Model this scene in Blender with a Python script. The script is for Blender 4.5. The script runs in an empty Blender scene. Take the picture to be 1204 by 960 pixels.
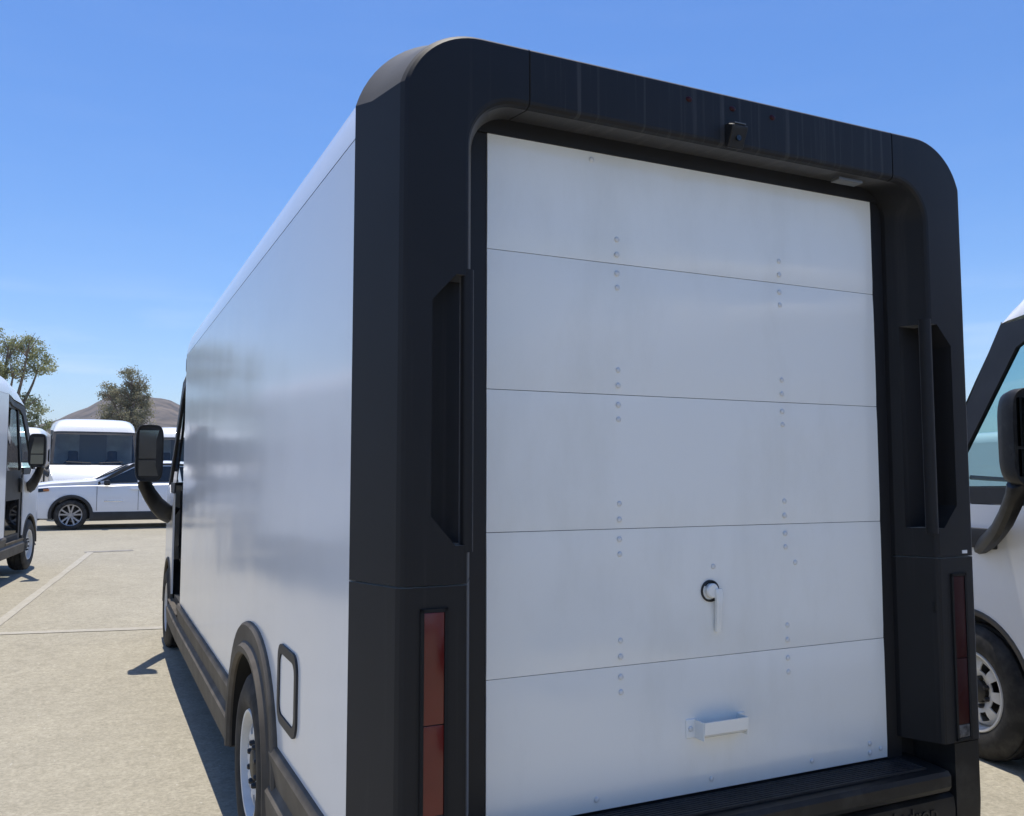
import bpy, bmesh, math, random
from mathutils import Vector, Matrix, noise
random.seed(7)
rad = math.radians
scene = bpy.context.scene
C = scene.collection

# ------------------------------------------------------------------ camera
F_PX, IMG_W = 1039.27, 1204.0
cam_d = bpy.data.cameras.new('camera')
cam_d.sensor_width = 36.0
cam_d.lens = 36.0 * F_PX / IMG_W
cam_d.clip_start = 0.05
cam_d.clip_end = 8000
cam = bpy.data.objects.new('camera', cam_d)
C.objects.link(cam)
cam.location = (-1.7538, -2.2786, 1.556)
cam.rotation_euler = (rad(90 + 4.425), 0, rad(-25.29))
scene.camera = cam

# ------------------------------------------------------------------ sky, sun
SUN_EL, SUN_AZ = 80.0, 3.0          # azimuth from +Y towards +X
world = bpy.data.worlds.new('World')
scene.world = world
world.use_nodes = True
wn, wl = world.node_tree.nodes, world.node_tree.links
wn.clear()
w_out = wn.new('ShaderNodeOutputWorld')
w_bg = wn.new('ShaderNodeBackground')
w_bg.inputs['Strength'].default_value = 0.128
sky = wn.new('ShaderNodeTexSky')
sky.sky_type = 'NISHITA'
sky.sun_disc = False
sky.sun_elevation = rad(SUN_EL)
sky.sun_rotation = rad(SUN_AZ)
sky.air_density = 1.0
sky.dust_density = 0.6
sky.ozone_density = 4.5
sky.altitude = 150
# thin high cloud: streaks low above the horizon all the way round
tc = wn.new('ShaderNodeTexCoord')
sep = wn.new('ShaderNodeSeparateXYZ')
wl.new(tc.outputs['Generated'], sep.inputs[0])
mp = wn.new('ShaderNodeMapping')
mp.inputs['Scale'].default_value = (2.2, 2.2, 16.0)
wl.new(tc.outputs['Generated'], mp.inputs[0])
nz = wn.new('ShaderNodeTexNoise')
nz.inputs['Scale'].default_value = 2.6
nz.inputs['Detail'].default_value = 7
nz.inputs['Roughness'].default_value = 0.5
wl.new(mp.outputs[0], nz.inputs['Vector'])
cr = wn.new('ShaderNodeValToRGB')
cr.color_ramp.elements[0].position = 0.47
cr.color_ramp.elements[1].position = 0.75
wl.new(nz.outputs['Fac'], cr.inputs[0])
band = wn.new('ShaderNodeValToRGB')
band.color_ramp.elements[0].position = 0.03
band.color_ramp.elements[0].color = (1, 1, 1, 1)
band.color_ramp.elements[1].position = 0.21
band.color_ramp.elements[1].color = (0.02, 0.02, 0.02, 1)
wl.new(sep.outputs['Z'], band.inputs[0])
mul = wn.new('ShaderNodeMath'); mul.operation = 'MULTIPLY'
wl.new(cr.outputs[0], mul.inputs[0]); wl.new(band.outputs[0], mul.inputs[1])
mul2 = wn.new('ShaderNodeMath'); mul2.operation = 'MULTIPLY'; mul2.inputs[1].default_value = 0.55
wl.new(mul.outputs[0], mul2.inputs[0])
mixc = wn.new('ShaderNodeMix'); mixc.data_type = 'RGBA'
mixc.inputs['B'].default_value = (7.0, 7.2, 7.6, 1)
wl.new(mul2.outputs[0], mixc.inputs['Factor'])
wl.new(sky.outputs[0], mixc.inputs['A'])
sat = wn.new('ShaderNodeHueSaturation')
sat.inputs['Saturation'].default_value = 1.27
sat.inputs['Hue'].default_value = 0.507
wl.new(mixc.outputs['Result'], sat.inputs['Color'])
wl.new(sat.outputs[0], w_bg.inputs['Color'])
wl.new(w_bg.outputs[0], w_out.inputs[0])

sun_d = bpy.data.lights.new('sun', 'SUN')
sun_d.energy = 3.9
sun_d.angle = rad(0.53)
sun_d.color = (1.0, 0.94, 0.85)
sun = bpy.data.objects.new('sun', sun_d)
C.objects.link(sun)
S = Vector((math.sin(rad(SUN_AZ)) * math.cos(rad(SUN_EL)), math.cos(rad(SUN_AZ)) * math.cos(rad(SUN_EL)), math.sin(rad(SUN_EL))))
sun.rotation_euler = S.to_track_quat('Z', 'Y').to_euler()
sun.location = (0, 0, 30)

vs = scene.view_settings
vs.view_transform = 'Standard'
vs.look = 'None'
vs.gamma = 1
vs.exposure = 0.46
vs.use_curve_mapping = False

# ------------------------------------------------------------------ materials
M = {}
def mat(name, base, rough=0.5, metal=0.0, spec=0.5, coat=0.0, var=None, bump=None, dirt=None):
    """var=(scale, amount)  bump=(scale, strength, dist)  dirt=(colour, scale, lo, hi, amount, stretch)"""
    m = bpy.data.materials.new(name)
    m.use_nodes = True
    nt = m.node_tree; n = nt.nodes; l = nt.links
    b = n['Principled BSDF']
    b.inputs['Roughness'].default_value = rough
    b.inputs['Metallic'].default_value = metal
    b.inputs['Specular IOR Level'].default_value = spec
    b.inputs['Coat Weight'].default_value = coat
    b.inputs['Coat Roughness'].default_value = 0.06
    b.inputs['Base Color'].default_value = (*base, 1)
    co = n.new('ShaderNodeTexCoord')
    col = None
    if var:
        t = n.new('ShaderNodeTexNoise'); t.inputs['Scale'].default_value = var[0]; t.inputs['Detail'].default_value = 6
        l.new(co.outputs['Object'], t.inputs['Vector'])
        r = n.new('ShaderNodeValToRGB')
        r.color_ramp.elements[0].position = 0.3; r.color_ramp.elements[1].position = 0.7
        r.color_ramp.elements[0].color = (*[max(0, c * (1 - var[1])) for c in base], 1)
        r.color_ramp.elements[1].color = (*[min(1, c * (1 + var[1])) for c in base], 1)
        l.new(t.outputs['Fac'], r.inputs[0])
        col = r.outputs[0]
    if dirt:
        dc, ds, lo, hi, am, st = dirt
        mpp = n.new('ShaderNodeMapping'); mpp.inputs['Scale'].default_value = st
        l.new(co.outputs['Object'], mpp.inputs[0])
        t = n.new('ShaderNodeTexNoise'); t.inputs['Scale'].default_value = ds; t.inputs['Detail'].default_value = 8
        t.inputs['Roughness'].default_value = 0.65
        l.new(mpp.outputs[0], t.inputs['Vector'])
        r = n.new('ShaderNodeMapRange'); r.inputs[1].default_value = lo; r.inputs[2].default_value = hi
        r.inputs[3].default_value = 0; r.inputs[4].default_value = am
        l.new(t.outputs['Fac'], r.inputs[0])
        mx = n.new('ShaderNodeMix'); mx.data_type = 'RGBA'
        mx.inputs['B'].default_value = (*dc, 1)
        l.new(r.outputs[0], mx.inputs['Factor'])
        if col is not None: l.new(col, mx.inputs['A'])
        else: mx.inputs['A'].default_value = (*base, 1)
        col = mx.outputs['Result']
    if col is not None: l.new(col, b.inputs['Base Color'])
    if bump:
        t = n.new('ShaderNodeTexNoise'); t.inputs['Scale'].default_value = bump[0]
        t.inputs['Detail'].default_value = bump[3] if len(bump) > 3 else 3
        l.new(co.outputs['Object'], t.inputs['Vector'])
        bp = n.new('ShaderNodeBump'); bp.inputs['Strength'].default_value = bump[1]; bp.inputs['Distance'].default_value = bump[2]
        l.new(t.outputs['Fac'], bp.inputs['Height'])
        l.new(bp.outputs[0], b.inputs['Normal'])
    M[name] = m
    return m

def glass_mat(name, tint, rough=0.02, ior=1.5):
    m = bpy.data.materials.new(name); m.use_nodes = True
    n = m.node_tree.nodes; l = m.node_tree.links
    n.clear()
    o = n.new('ShaderNodeOutputMaterial'); mx = n.new('ShaderNodeMixShader')
    tr = n.new('ShaderNodeBsdfTransparent'); tr.inputs[0].default_value = (*tint, 1)
    gl = n.new('ShaderNodeBsdfGlossy'); gl.inputs['Roughness'].default_value = rough
    lw = n.new('ShaderNodeLayerWeight'); lw.inputs['Blend'].default_value = 0.5
    pw = n.new('ShaderNodeMath'); pw.operation = 'POWER'; pw.inputs[1].default_value = 5.0
    ma = n.new('ShaderNodeMath'); ma.operation = 'MULTIPLY_ADD'; ma.inputs[1].default_value = 0.5; ma.inputs[2].default_value = 0.07
    l.new(lw.outputs['Facing'], pw.inputs[0]); l.new(pw.outputs[0], ma.inputs[0])
    l.new(ma.outputs[0], mx.inputs[0]); l.new(tr.outputs[0], mx.inputs[1]); l.new(gl.outputs[0], mx.inputs[2])
    l.new(mx.outputs[0], o.inputs[0])
    M[name] = m

mat('white_paint', (0.83, 0.83, 0.815), 0.135, spec=0.48, coat=0.0, bump=(0.9, 0.30, 0.03, 2),
    dirt=((0.50, 0.47, 0.42), 1.4, 0.5, 0.8, 0.14, (1, 1, 1.6)))
mat('door_white', (0.865, 0.865, 0.815), 0.13, spec=0.75, bump=(1.5, 0.42, 0.03, 2),
    dirt=((0.50, 0.48, 0.38), 1.6, 0.48, 0.8, 0.34, (1.3, 1, 0.5)))
def smudge(m):
    # hand marks and dried water: the gloss varies over the sheet
    n = m.node_tree.nodes; l = m.node_tree.links
    co = n.new('ShaderNodeTexCoord'); t = n.new('ShaderNodeTexNoise'); t.inputs['Scale'].default_value = 2.3; t.inputs['Detail'].default_value = 4; t.inputs['Distortion'].default_value = 0.4
    l.new(co.outputs['Object'], t.inputs['Vector'])
    r = n.new('ShaderNodeMapRange'); r.inputs[1].default_value = .35; r.inputs[2].default_value = .7; r.inputs[3].default_value = .10; r.inputs[4].default_value = .24
    l.new(t.outputs['Fac'], r.inputs[0]); l.new(r.outputs[0], n['Principled BSDF'].inputs['Roughness'])
smudge(M['door_white'])
mat('rivet_white', (0.70, 0.71, 0.70), 0.3)
for nm, am, lo in (('black_plastic', 0.10, 0.56), ('header_plastic', 0.34, 0.52)):
    mat(nm, (0.0045, 0.0045, 0.0055), 0.60, spec=0.40, var=(3, 0.3), bump=(700, 0.2, 0.001),
        dirt=((0.22, 0.21, 0.20), 7.0, lo, 0.85, am, (5.0, 1, 0.10)))
    M[nm].node_tree.nodes['Principled BSDF'].inputs['Sheen Weight'].default_value = 0.30
    M[nm].node_tree.nodes['Principled BSDF'].inputs['Sheen Roughness'].default_value = 0.35
mat('bumper_plastic', (0.012, 0.012, 0.012), 0.5, spec=0.35, var=(8, 0.3), bump=(600, 0.2, 0.001),
    dirt=((0.16, 0.15, 0.13), 9, 0.5, 0.9, 0.3, (1, 1, 1)))
mat('step_tread', (0.02, 0.02, 0.022), 0.55, var=(30, 0.4), bump=(160, 0.6, 0.002))
mat('seal_black', (0.006, 0.006, 0.007), 0.6)
mat('gap_black', (0.003, 0.003, 0.003), 0.8)
mat('dusty_cladding', (0.095, 0.083, 0.067), 0.6, spec=0.18, var=(6, 0.25), bump=(500, 0.15, 0.001),
    dirt=((0.20, 0.18, 0.15), 4, 0.45, 0.8, 0.45, (1, 1, 1)))
mat('tyre_rubber', (0.018, 0.018, 0.018), 0.72, spec=0.3, var=(10, 0.3),
    dirt=((0.13, 0.12, 0.105), 9, 0.42, 0.8, 0.45, (1, 1, 1)))
mat('wheel_white', (0.66, 0.66, 0.64), 0.4, spec=0.45, dirt=((0.25, 0.22, 0.18), 8, 0.45, 0.8, 0.35, (1, 1, 1)))
mat('hub_black', (0.012, 0.012, 0.012), 0.45)
mat('liner_black', (0.008, 0.008, 0.008), 0.85)
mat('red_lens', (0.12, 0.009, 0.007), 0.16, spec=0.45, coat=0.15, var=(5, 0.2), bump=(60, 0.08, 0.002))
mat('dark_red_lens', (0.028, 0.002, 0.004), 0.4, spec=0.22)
mat('clear_lens', (0.09, 0.09, 0.09), 0.25, spec=0.5, var=(60, 0.6))
mat('amber_lens', (0.45, 0.16, 0.05), 0.2, spec=0.5)
mat('lamp_lens', (0.10, 0.10, 0.095), 0.35)
mat('sticker_white', (0.75, 0.75, 0.75), 0.5)
mat('mirror_silver', (0.13, 0.15, 0.16), 0.04, metal=1.0)
mat('interior_grey', (0.42, 0.43, 0.44), 0.7, var=(4, 0.2))
mat('seat_fabric', (0.06, 0.06, 0.065), 0.85, var=(8, 0.3))
mat('seat_cover_pale', (0.5, 0.52, 0.54), 0.7)
mat('panel_grey', (0.20, 0.205, 0.21), 0.6)
mat('dash_black', (0.02, 0.02, 0.02), 0.6)
mat('suv_white', (0.74, 0.75, 0.77), 0.2, coat=0.4, spec=0.5)
mat('suv_cladding', (0.02, 0.02, 0.021), 0.55, var=(6, 0.3))
mat('alloy', (0.36, 0.36, 0.37), 0.35, metal=0.5)
mat('chrome', (0.7, 0.7, 0.7), 0.12, metal=1.0)
mat('privacy_glass', (0.012, 0.015, 0.017), 0.06, spec=0.6)
mat('faded_line', (0.372, 0.348, 0.288), 0.88, var=(30, 0.14), dirt=((0.33, 0.30, 0.24), 5, 0.4, 0.65, 0.8, (1, 1, 1)))
mat('tar', (0.23, 0.215, 0.185), 0.8, var=(12, 0.3))
mat('bark', (0.16, 0.125, 0.095), 0.9, var=(3, 0.35))
mat('underbody', (0.02, 0.02, 0.02), 0.8)
glass_mat('van_glass', (0.50, 0.74, 0.76))
glass_mat('screen_glass', (0.82, 0.88, 0.87))
glass_mat('dark_glass', (0.16, 0.20, 0.21))

def ground_material():
    m = bpy.data.materials.new('lot_concrete'); m.use_nodes = True
    n = m.node_tree.nodes; l = m.node_tree.links
    b = n['Principled BSDF']; b.inputs['Roughness'].default_value = 0.88
    b.inputs['Specular IOR Level'].default_value = 0.25
    co = n.new('ShaderNodeTexCoord')
    def nzn(scale, detail, rough=0.6):
        t = n.new('ShaderNodeTexNoise'); t.inputs['Scale'].default_value = scale
        t.inputs['Detail'].default_value = detail; t.inputs['Roughness'].default_value = rough
        l.new(co.outputs['Object'], t.inputs['Vector']); return t
    def ramp(src, p0, c0, p1, c1):
        r = n.new('ShaderNodeValToRGB'); e = r.color_ramp.elements
        e[0].position = p0; e[0].color = (*c0, 1); e[1].position = p1; e[1].color = (*c1, 1)
        l.new(src, r.inputs[0]); return r.outputs[0]
    def mix(fac, a, bcol, mode='MIX'):
        x = n.new('ShaderNodeMix'); x.data_type = 'RGBA'; x.blend_type = mode
        if isinstance(fac, float): x.inputs['Factor'].default_value = fac
        else: l.new(fac, x.inputs['Factor'])
        for s, v in (('A', a), ('B', bcol)):
            if isinstance(v, tuple): x.inputs[s].default_value = (*v, 1)
            else: l.new(v, x.inputs[s])
        return x.outputs['Result']
    big = ramp(nzn(0.22, 5).outputs['Fac'], 0.3, (0.325, 0.298, 0.230), 0.7, (0.382, 0.350, 0.272))
    mid = ramp(nzn(2.1, 8, 0.7).outputs['Fac'], 0.3, (0.91, 0.91, 0.91), 0.72, (1.06, 1.06, 1.06))
    c = mix(1.0, big, mid, 'MULTIPLY')
    grain = ramp(nzn(42, 5, 0.75).outputs['Fac'], 0.3, (0.62, 0.62, 0.62), 0.7, (1.26, 1.26, 1.25))
    c = mix(0.8, c, grain, 'MULTIPLY')
    g2 = ramp(nzn(13, 6, 0.7).outputs['Fac'], 0.35, (0.86, 0.86, 0.85), 0.65, (1.08, 1.08, 1.09))
    c = mix(0.9, c, g2, 'MULTIPLY')
    # small dark and pale aggregate
    v = n.new('ShaderNodeTexVoronoi'); v.inputs['Scale'].default_value = 55; v.feature = 'F1'
    l.new(co.outputs['Object'], v.inputs['Vector'])
    sp = ramp(v.outputs['Distance'], 0.10, (1, 1, 1), 0.22, (0, 0, 0))
    pick = ramp(v.outputs['Color'], 0.70, (0, 0, 0), 0.74, (0.8, 0.8, 0.8))
    dk = mix(1.0, sp, pick, 'MULTIPLY')
    c = mix(dk, c, (0.15, 0.14, 0.125))
    v2 = n.new('ShaderNodeTexVoronoi'); v2.inputs['Scale'].default_value = 38; v2.feature = 'F1'
    mp2 = n.new('ShaderNodeMapping'); mp2.inputs['Location'].default_value = (3.1, 1.7, 0)
    l.new(co.outputs['Object'], mp2.inputs[0]); l.new(mp2.outputs[0], v2.inputs['Vector'])
    sp2 = ramp(v2.outputs['Distance'], 0.10, (1, 1, 1), 0.20, (0, 0, 0))
    pk2 = ramp(v2.outputs['Color'], 0.86, (0, 0, 0), 0.88, (1, 1, 1))
    c = mix(mix(1.0, sp2, pk2, 'MULTIPLY'), c, (0.52, 0.50, 0.46))
    # oil stains
    st = ramp(nzn(0.75, 4).outputs['Fac'], 0.66, (0, 0, 0), 0.80, (0.35, 0.35, 0.35))
    c = mix(st, c, (0.17, 0.16, 0.14))
    l.new(c, b.inputs['Base Color'])
    bp = n.new('ShaderNodeBump'); bp.inputs['Strength'].default_value = 0.5; bp.inputs['Distance'].default_value = 0.004
    l.new(nzn(60, 6, 0.8).outputs['Fac'], bp.inputs['Height']); l.new(bp.outputs[0], b.inputs['Normal'])
    M['lot_concrete'] = m
ground_material()

def hill_material():
    m = bpy.data.materials.new('dry_scrub'); m.use_nodes = True
    n = m.node_tree.nodes; l = m.node_tree.links
    b = n['Principled BSDF']; b.inputs['Roughness'].default_value = 0.95; b.inputs['Specular IOR Level'].default_value = 0.1
    co = n.new('ShaderNodeTexCoord')
    t = n.new('ShaderNodeTexNoise'); t.inputs['Scale'].default_value = 0.035; t.inputs['Detail'].default_value = 12; t.inputs['Roughness'].default_value = 0.7
    l.new(co.outputs['Object'], t.inputs['Vector'])
    r = n.new('ShaderNodeValToRGB'); e = r.color_ramp.elements
    e[0].position = 0.40; e[0].color = (0.045, 0.040, 0.032, 1); e[1].position = 0.62; e[1].color = (0.17, 0.135, 0.10, 1)
    l.new(t.outputs['Fac'], r.inputs[0])
    l.new(r.outputs[0], b.inputs['Base Color'])
    M['dry_scrub'] = m
hill_material()

def leaf_material(name, c0, c1):
    m = bpy.data.materials.new(name); m.use_nodes = True
    n = m.node_tree.nodes; l = m.node_tree.links
    b = n['Principled BSDF']; b.inputs['Roughness'].default_value = 0.6; b.inputs['Specular IOR Level'].default_value = 0.3
    co = n.new('ShaderNodeTexCoord')
    t = n.new('ShaderNodeTexNoise'); t.inputs['Scale'].default_value = 1.1; t.inputs['Detail'].default_value = 4
    l.new(co.outputs['Object'], t.inputs['Vector'])
    r = n.new('ShaderNodeValToRGB'); e = r.color_ramp.elements
    e[0].position = 0.35; e[0].color = (*c0, 1); e[1].position = 0.65; e[1].color = (*c1, 1)
    l.new(t.outputs['Fac'], r.inputs[0]); l.new(r.outputs[0], b.inputs['Base Color'])
    tr = n.new('ShaderNodeBsdfTranslucent'); l.new(r.outputs[0], tr.inputs[0])
    mx = n.new('ShaderNodeMixShader'); mx.inputs[0].default_value = 0.42
    o = [x for x in n if x.type == 'OUTPUT_MATERIAL'][0]
    l.new(b.outputs[0], mx.inputs[1]); l.new(tr.outputs[0], mx.inputs[2]); l.new(mx.outputs[0], o.inputs[0])
    M[name] = m
leaf_material('leaf_olive', (0.23, 0.25, 0.11), (0.40, 0.41, 0.22))
leaf_material('leaf_brown', (0.21, 0.205, 0.12), (0.36, 0.34, 0.23))

# ------------------------------------------------------------------ mesh helpers
def obj_from_bm(name, bm, material, parent=None, sharp=35, smooth=True):
    me = bpy.data.meshes.new(name)
    bmesh.ops.recalc_face_normals(bm, faces=bm.faces)
    bm.to_mesh(me); bm.free()
    return obj_from_me(name, me, material, parent, sharp, smooth)

def obj_from_me(name, me, material, parent=None, sharp=35, smooth=True):
    if smooth:
        me.polygons.foreach_set('use_smooth', [True] * len(me.polygons))
        me.set_sharp_from_angle(angle=rad(sharp))
    me.materials.clear()
    me.materials.append(M[material])
    o = bpy.data.objects.new(name, me)
    C.objects.link(o)
    if parent is not None: o.parent = parent
    return o

def empty(name, loc=(0, 0, 0), rz=0):
    o = bpy.data.objects.new(name, None); C.objects.link(o)
    o.empty_display_size = 0.3
    o.location = loc; o.rotation_euler = (0, 0, rz)
    return o

def tag(o, label=None, cat=None, group=None, kind=None):
    if label: o['label'] = label
    if cat: o['category'] = cat
    if group: o['group'] = group
    if kind: o['kind'] = kind
    return o

def bm_box(bm, x0, x1, y0, y1, z0, z1, bevel=0.0, seg=2):
    r = bmesh.ops.create_cube(bm, size=1.0)
    vsx = r['verts']
    for v in vsx:
        v.co = Vector((x0 + (v.co.x + .5) * (x1 - x0), y0 + (v.co.y + .5) * (y1 - y0), z0 + (v.co.z + .5) * (z1 - z0)))
    if bevel > 0:
        ed = set()
        for v in vsx:
            for e in v.link_edges: ed.add(e)
        bmesh.ops.bevel(bm, geom=list(ed), offset=bevel, segments=seg, affect='EDGES', profile=0.6)
    return vsx

def box(name, material, parent, x0, x1, y0, y1, z0, z1, bevel=0.0, seg=2):
    bm = bmesh.new(); bm_box(bm, x0, x1, y0, y1, z0, z1, bevel, seg)
    return obj_from_bm(name, bm, material, parent)

def loft(bm, rings, closed_ring=True, caps=True):
    """rings: list of lists of points (same length)"""
    vr = [[bm.verts.new(p) for p in r] for r in rings]
    n = len(vr[0])
    for i in range(len(vr) - 1):
        for j in range(n if closed_ring else n - 1):
            k = (j + 1) % n
            bm.faces.new((vr[i][j], vr[i][k], vr[i + 1][k], vr[i + 1][j]))
    if caps and closed_ring:
        bm.faces.new(vr[0]); bm.faces.new(list(reversed(vr[-1])))
    return vr

def lathe_x(bm, prof, seg=40, centre=(0, 0, 0), closed=False):
    """prof: list of (x, r); axis along X"""
    cx, cy, cz = centre
    rings = []
    for k in range(seg):
        a = 2 * math.pi * k / seg
        rings.append([bm.verts.new((cx + x, cy + r * math.cos(a), cz + r * math.sin(a))) for x, r in prof])
    for k in range(seg):
        A, B = rings[k], rings[(k + 1) % seg]
        for j in range(len(prof) - (0 if closed else 1)):
            j2 = (j + 1) % len(prof)
            bm.faces.new((A[j], A[j2], B[j2], B[j]))

def extrude_poly(bm, pts, axis, a0, a1, inset_bevel=0):
    """closed polygon pts (2D) extruded along axis 'x','y','z' between a0 and a1"""
    def P(p, a):
        if axis == 'x': return (a, p[0], p[1])
        if axis == 'y': return (p[0], a, p[1])
        return (p[0], p[1], a)
    A = [bm.verts.new(P(p, a0)) for p in pts]; B = [bm.verts.new(P(p, a1)) for p in pts]
    bm.faces.new(A); bm.faces.new(list(reversed(B)))
    n = len(pts)
    for i in range(n):
        j = (i + 1) % n
        bm.faces.new((A[i], B[i], B[j], A[j]))

def boolean_diff(me, cutters):
    a = bpy.data.objects.new('tmp', me); C.objects.link(a)
    tmp = []
    for c in cutters:
        o = bpy.data.objects.new('tmpc', c); C.objects.link(o); tmp.append(o)
        m = a.modifiers.new('b', 'BOOLEAN'); m.operation = 'DIFFERENCE'; m.object = o; m.solver = 'EXACT'
    dg = bpy.context.evaluated_depsgraph_get(); dg.update()
    out = bpy.data.meshes.new_from_object(a.evaluated_get(dg))
    for o in [a] + tmp:
        d = o.data; bpy.data.objects.remove(o); bpy.data.meshes.remove(d)
    return out

def sheet_yz(outline, xfun, grid=0.12, thick=0.0):
    """polygon in (y,z) mapped onto x = xfun(y,z); gridded so that the curve follows; returns bmesh"""
    bm = bmesh.new()
    bm.faces.new([bm.verts.new((0, y, z)) for y, z in outline])
    ys = [p[0] for p in outline]; zs = [p[1] for p in outline]
    def cuts(lo, hi, no):
        k = math.ceil(lo / grid)
        while k * grid < hi:
            bmesh.ops.bisect_plane(bm, geom=bm.verts[:] + bm.edges[:] + bm.faces[:], dist=1e-5,
                                   plane_co=[c * k * grid for c in no], plane_no=no)
            k += 1
    cuts(min(ys), max(ys), (0, 1, 0)); cuts(min(zs), max(zs), (0, 0, 1))
    for v in bm.verts: v.co.x = xfun(v.co.y, v.co.z)
    if thick:
        geom = bmesh.ops.extrude_face_region(bm, geom=bm.faces[:])
        s = -1 if xfun(ys[0], zs[0]) > 0 else 1
        for v in [g for g in geom['geom'] if isinstance(g, bmesh.types.BMVert)]:
            v.co.x += s * thick
    return bm

def copy_tree(o, parent=None, skip=()):
    c = o.copy(); C.objects.link(c); c.parent = parent
    for ch in list(o.children):
        if ch.name.split('.')[0] in skip: continue
        copy_tree(ch, c, skip)
    return c

def sm(a, b, t):
    t = max(0.0, min(1.0, (t - a) / (b - a))); return t * t * (3 - 2 * t)

# ------------------------------------------------------------------ ground, hills
def gz(y):
    # the lot dips where the van stands and climbs gently away from it
    if y < 4.0: return 0.0
    if y < 6.0: return 0.005 * (y - 4.0) ** 2
    return 0.02 + 0.02 * (y - 6.0) if y < 60 else 1.10

bm = bmesh.new()
ys = [-3000, -300, -60, -20, -8, 0, 2, 4, 4.5, 5, 5.5, 6, 8, 12, 20, 30, 40, 50, 60, 90, 200, 800, 3500]
xs_ = [-3000, -300, -60, -20, -8, -4, 0, 4, 8, 20, 60, 300, 3000]
gv = [[bm.verts.new((x, y, gz(y))) for x in xs_] for y in ys]
for i in range(len(ys) - 1):
    for j in range(len(xs_) - 1):
        bm.faces.new((gv[i][j], gv[i][j + 1], gv[i + 1][j + 1], gv[i + 1][j]))
tag(obj_from_bm('ground', bm, 'lot_concrete'), 'pale worn concrete of the parking lot', kind='structure')

def ground_strip(name, x0, y0, x1, y1, w, material, label):
    d = Vector((x1 - x0, y1 - y0)); L = d.length; d /= L; nrm = Vector((-d.y, d.x)) * w / 2
    bm = bmesh.new(); N = max(2, int(L / 0.5)); prev = None
    rng = random.Random(3)
    for i in range(N + 1):
        p = Vector((x0, y0)) + d * L * i / N
        j = 1 + rng.uniform(-.12, .12)
        a = bm.verts.new((p.x + nrm.x * j, p.y + nrm.y * j, gz(p.y + nrm.y) + 0.005))
        b = bm.verts.new((p.x - nrm.x * j, p.y - nrm.y * j, gz(p.y - nrm.y) + 0.005))
        if prev: bm.faces.new((prev[0], a, b, prev[1]))
        prev = (a, b)
    return tag(obj_from_bm(name, bm, material), label, kind='structure')
ground_strip('painted_line', -6.5, 8.35, -0.4, 7.2, 0.13, 'faded_line', 'faded painted line crossing the lot')
ground_strip('painted_line', -2.60, 8.0, -1.75, 15.3, 0.10, 'faded_line', 'faded painted line leading towards the parked car')
ground_strip('tar_patch', -1.85, 15.35, -1.05, 15.42, 0.22, 'tar', 'dark tar patch on the lot')

def hills():
    bm = bmesh.new()
    N = 360
    def elev(b):  # degrees above the horizon seen from the lot, by bearing
        e = 2.1 + 0.9 * math.sin(rad(b * 2.0 + 40)) + 0.5 * math.sin(rad(b * 5.1 + 10)) + 0.18 * math.sin(rad(b * 17)) + 0.14 * math.sin(rad(b * 43 + 60)) + 0.07 * math.sin(rad(b * 97)) + 0.05 * math.sin(rad(b * 211))
        e += 1.8 * math.exp(-((b - 1.8) / 4.6) ** 2)
        return e
    rows = [(420, 0.0), (560, 0.10), (700, 0.27), (830, 0.5), (960, 0.75), (1080, 0.93), (1160, 1.0), (1300, 0.9), (1700, 0.2), (2200, 0)]
    R = []
    for r, k in rows:
        row = []
        for i in range(N * 2):
            b = i * 360 / (N * 2); bb = b if b < 180 else b - 360
            h = 1160 * math.tan(rad(max(0.6, elev(bb)))) * k
            h *= 1 + (0.16 * noise.noise(Vector((math.sin(rad(b)) * r / 90, math.cos(rad(b)) * r / 90, 3))) if 0 < k < 1 else 0)
            row.append(bm.verts.new((r * math.sin(rad(b)), r * math.cos(rad(b)), 0.4 + h if k else 0.3)))
        R.append(row)
    for a, b in zip(R[:-1], R[1:]):
        for i in range(N * 2):
            j = (i + 1) % (N * 2)
            bm.faces.new((a[i], a[j], b[j], b[i]))
    tag(obj_from_bm('hills', bm, 'dry_scrub', sharp=80), 'dry brown hills beyond the lot', kind='structure')
hills()

# ------------------------------------------------------------------ the van (all vans are built from this one)
W_BODY = 1.125
Z_SEAM, Z_SILL = 2.49, 0.585
REAR_W, FRONT_W = 1.58, 6.45
TYRE_R = 0.372

def wfun(y, z):
    w = W_BODY
    if y > 5.0:
        w -= 0.03 * min(1.0, (y - 5.0) / 2.4)
        w -= 0.07 * max(0.0, z - 1.47) * sm(5.0, 5.6, y)
    if y > 6.9: w -= 0.10 * ((y - 6.9) / 0.4) ** 2
    return w

def arch_pts(yc, g, a=0.60, b=0.623, zc=0.32, n=2.35, N=28, z_cut=None):
    out = []
    for i in range(N + 1):
        t = math.pi * i / N
        c, s = math.cos(t), math.sin(t)
        y = yc + (a + g) * math.copysign(abs(c) ** (2 / n), c)
        z = zc + (b + g) * abs(s) ** (2 / n)
        out.append((y, z))
    return out

PROF = [(7.40, .34), (7.48, .44), (7.52, .58), (7.52, .86), (7.47, 1.02), (7.36, 1.17), (7.20, 1.31), (6.98, 1.45)]
BUL = 0.15
def front_pt(u, y, z, bul=BUL):
    a = abs(u)
    yy = y - bul * a ** 2.6
    return Vector((u * wfun(yy, z), yy, z))

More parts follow.
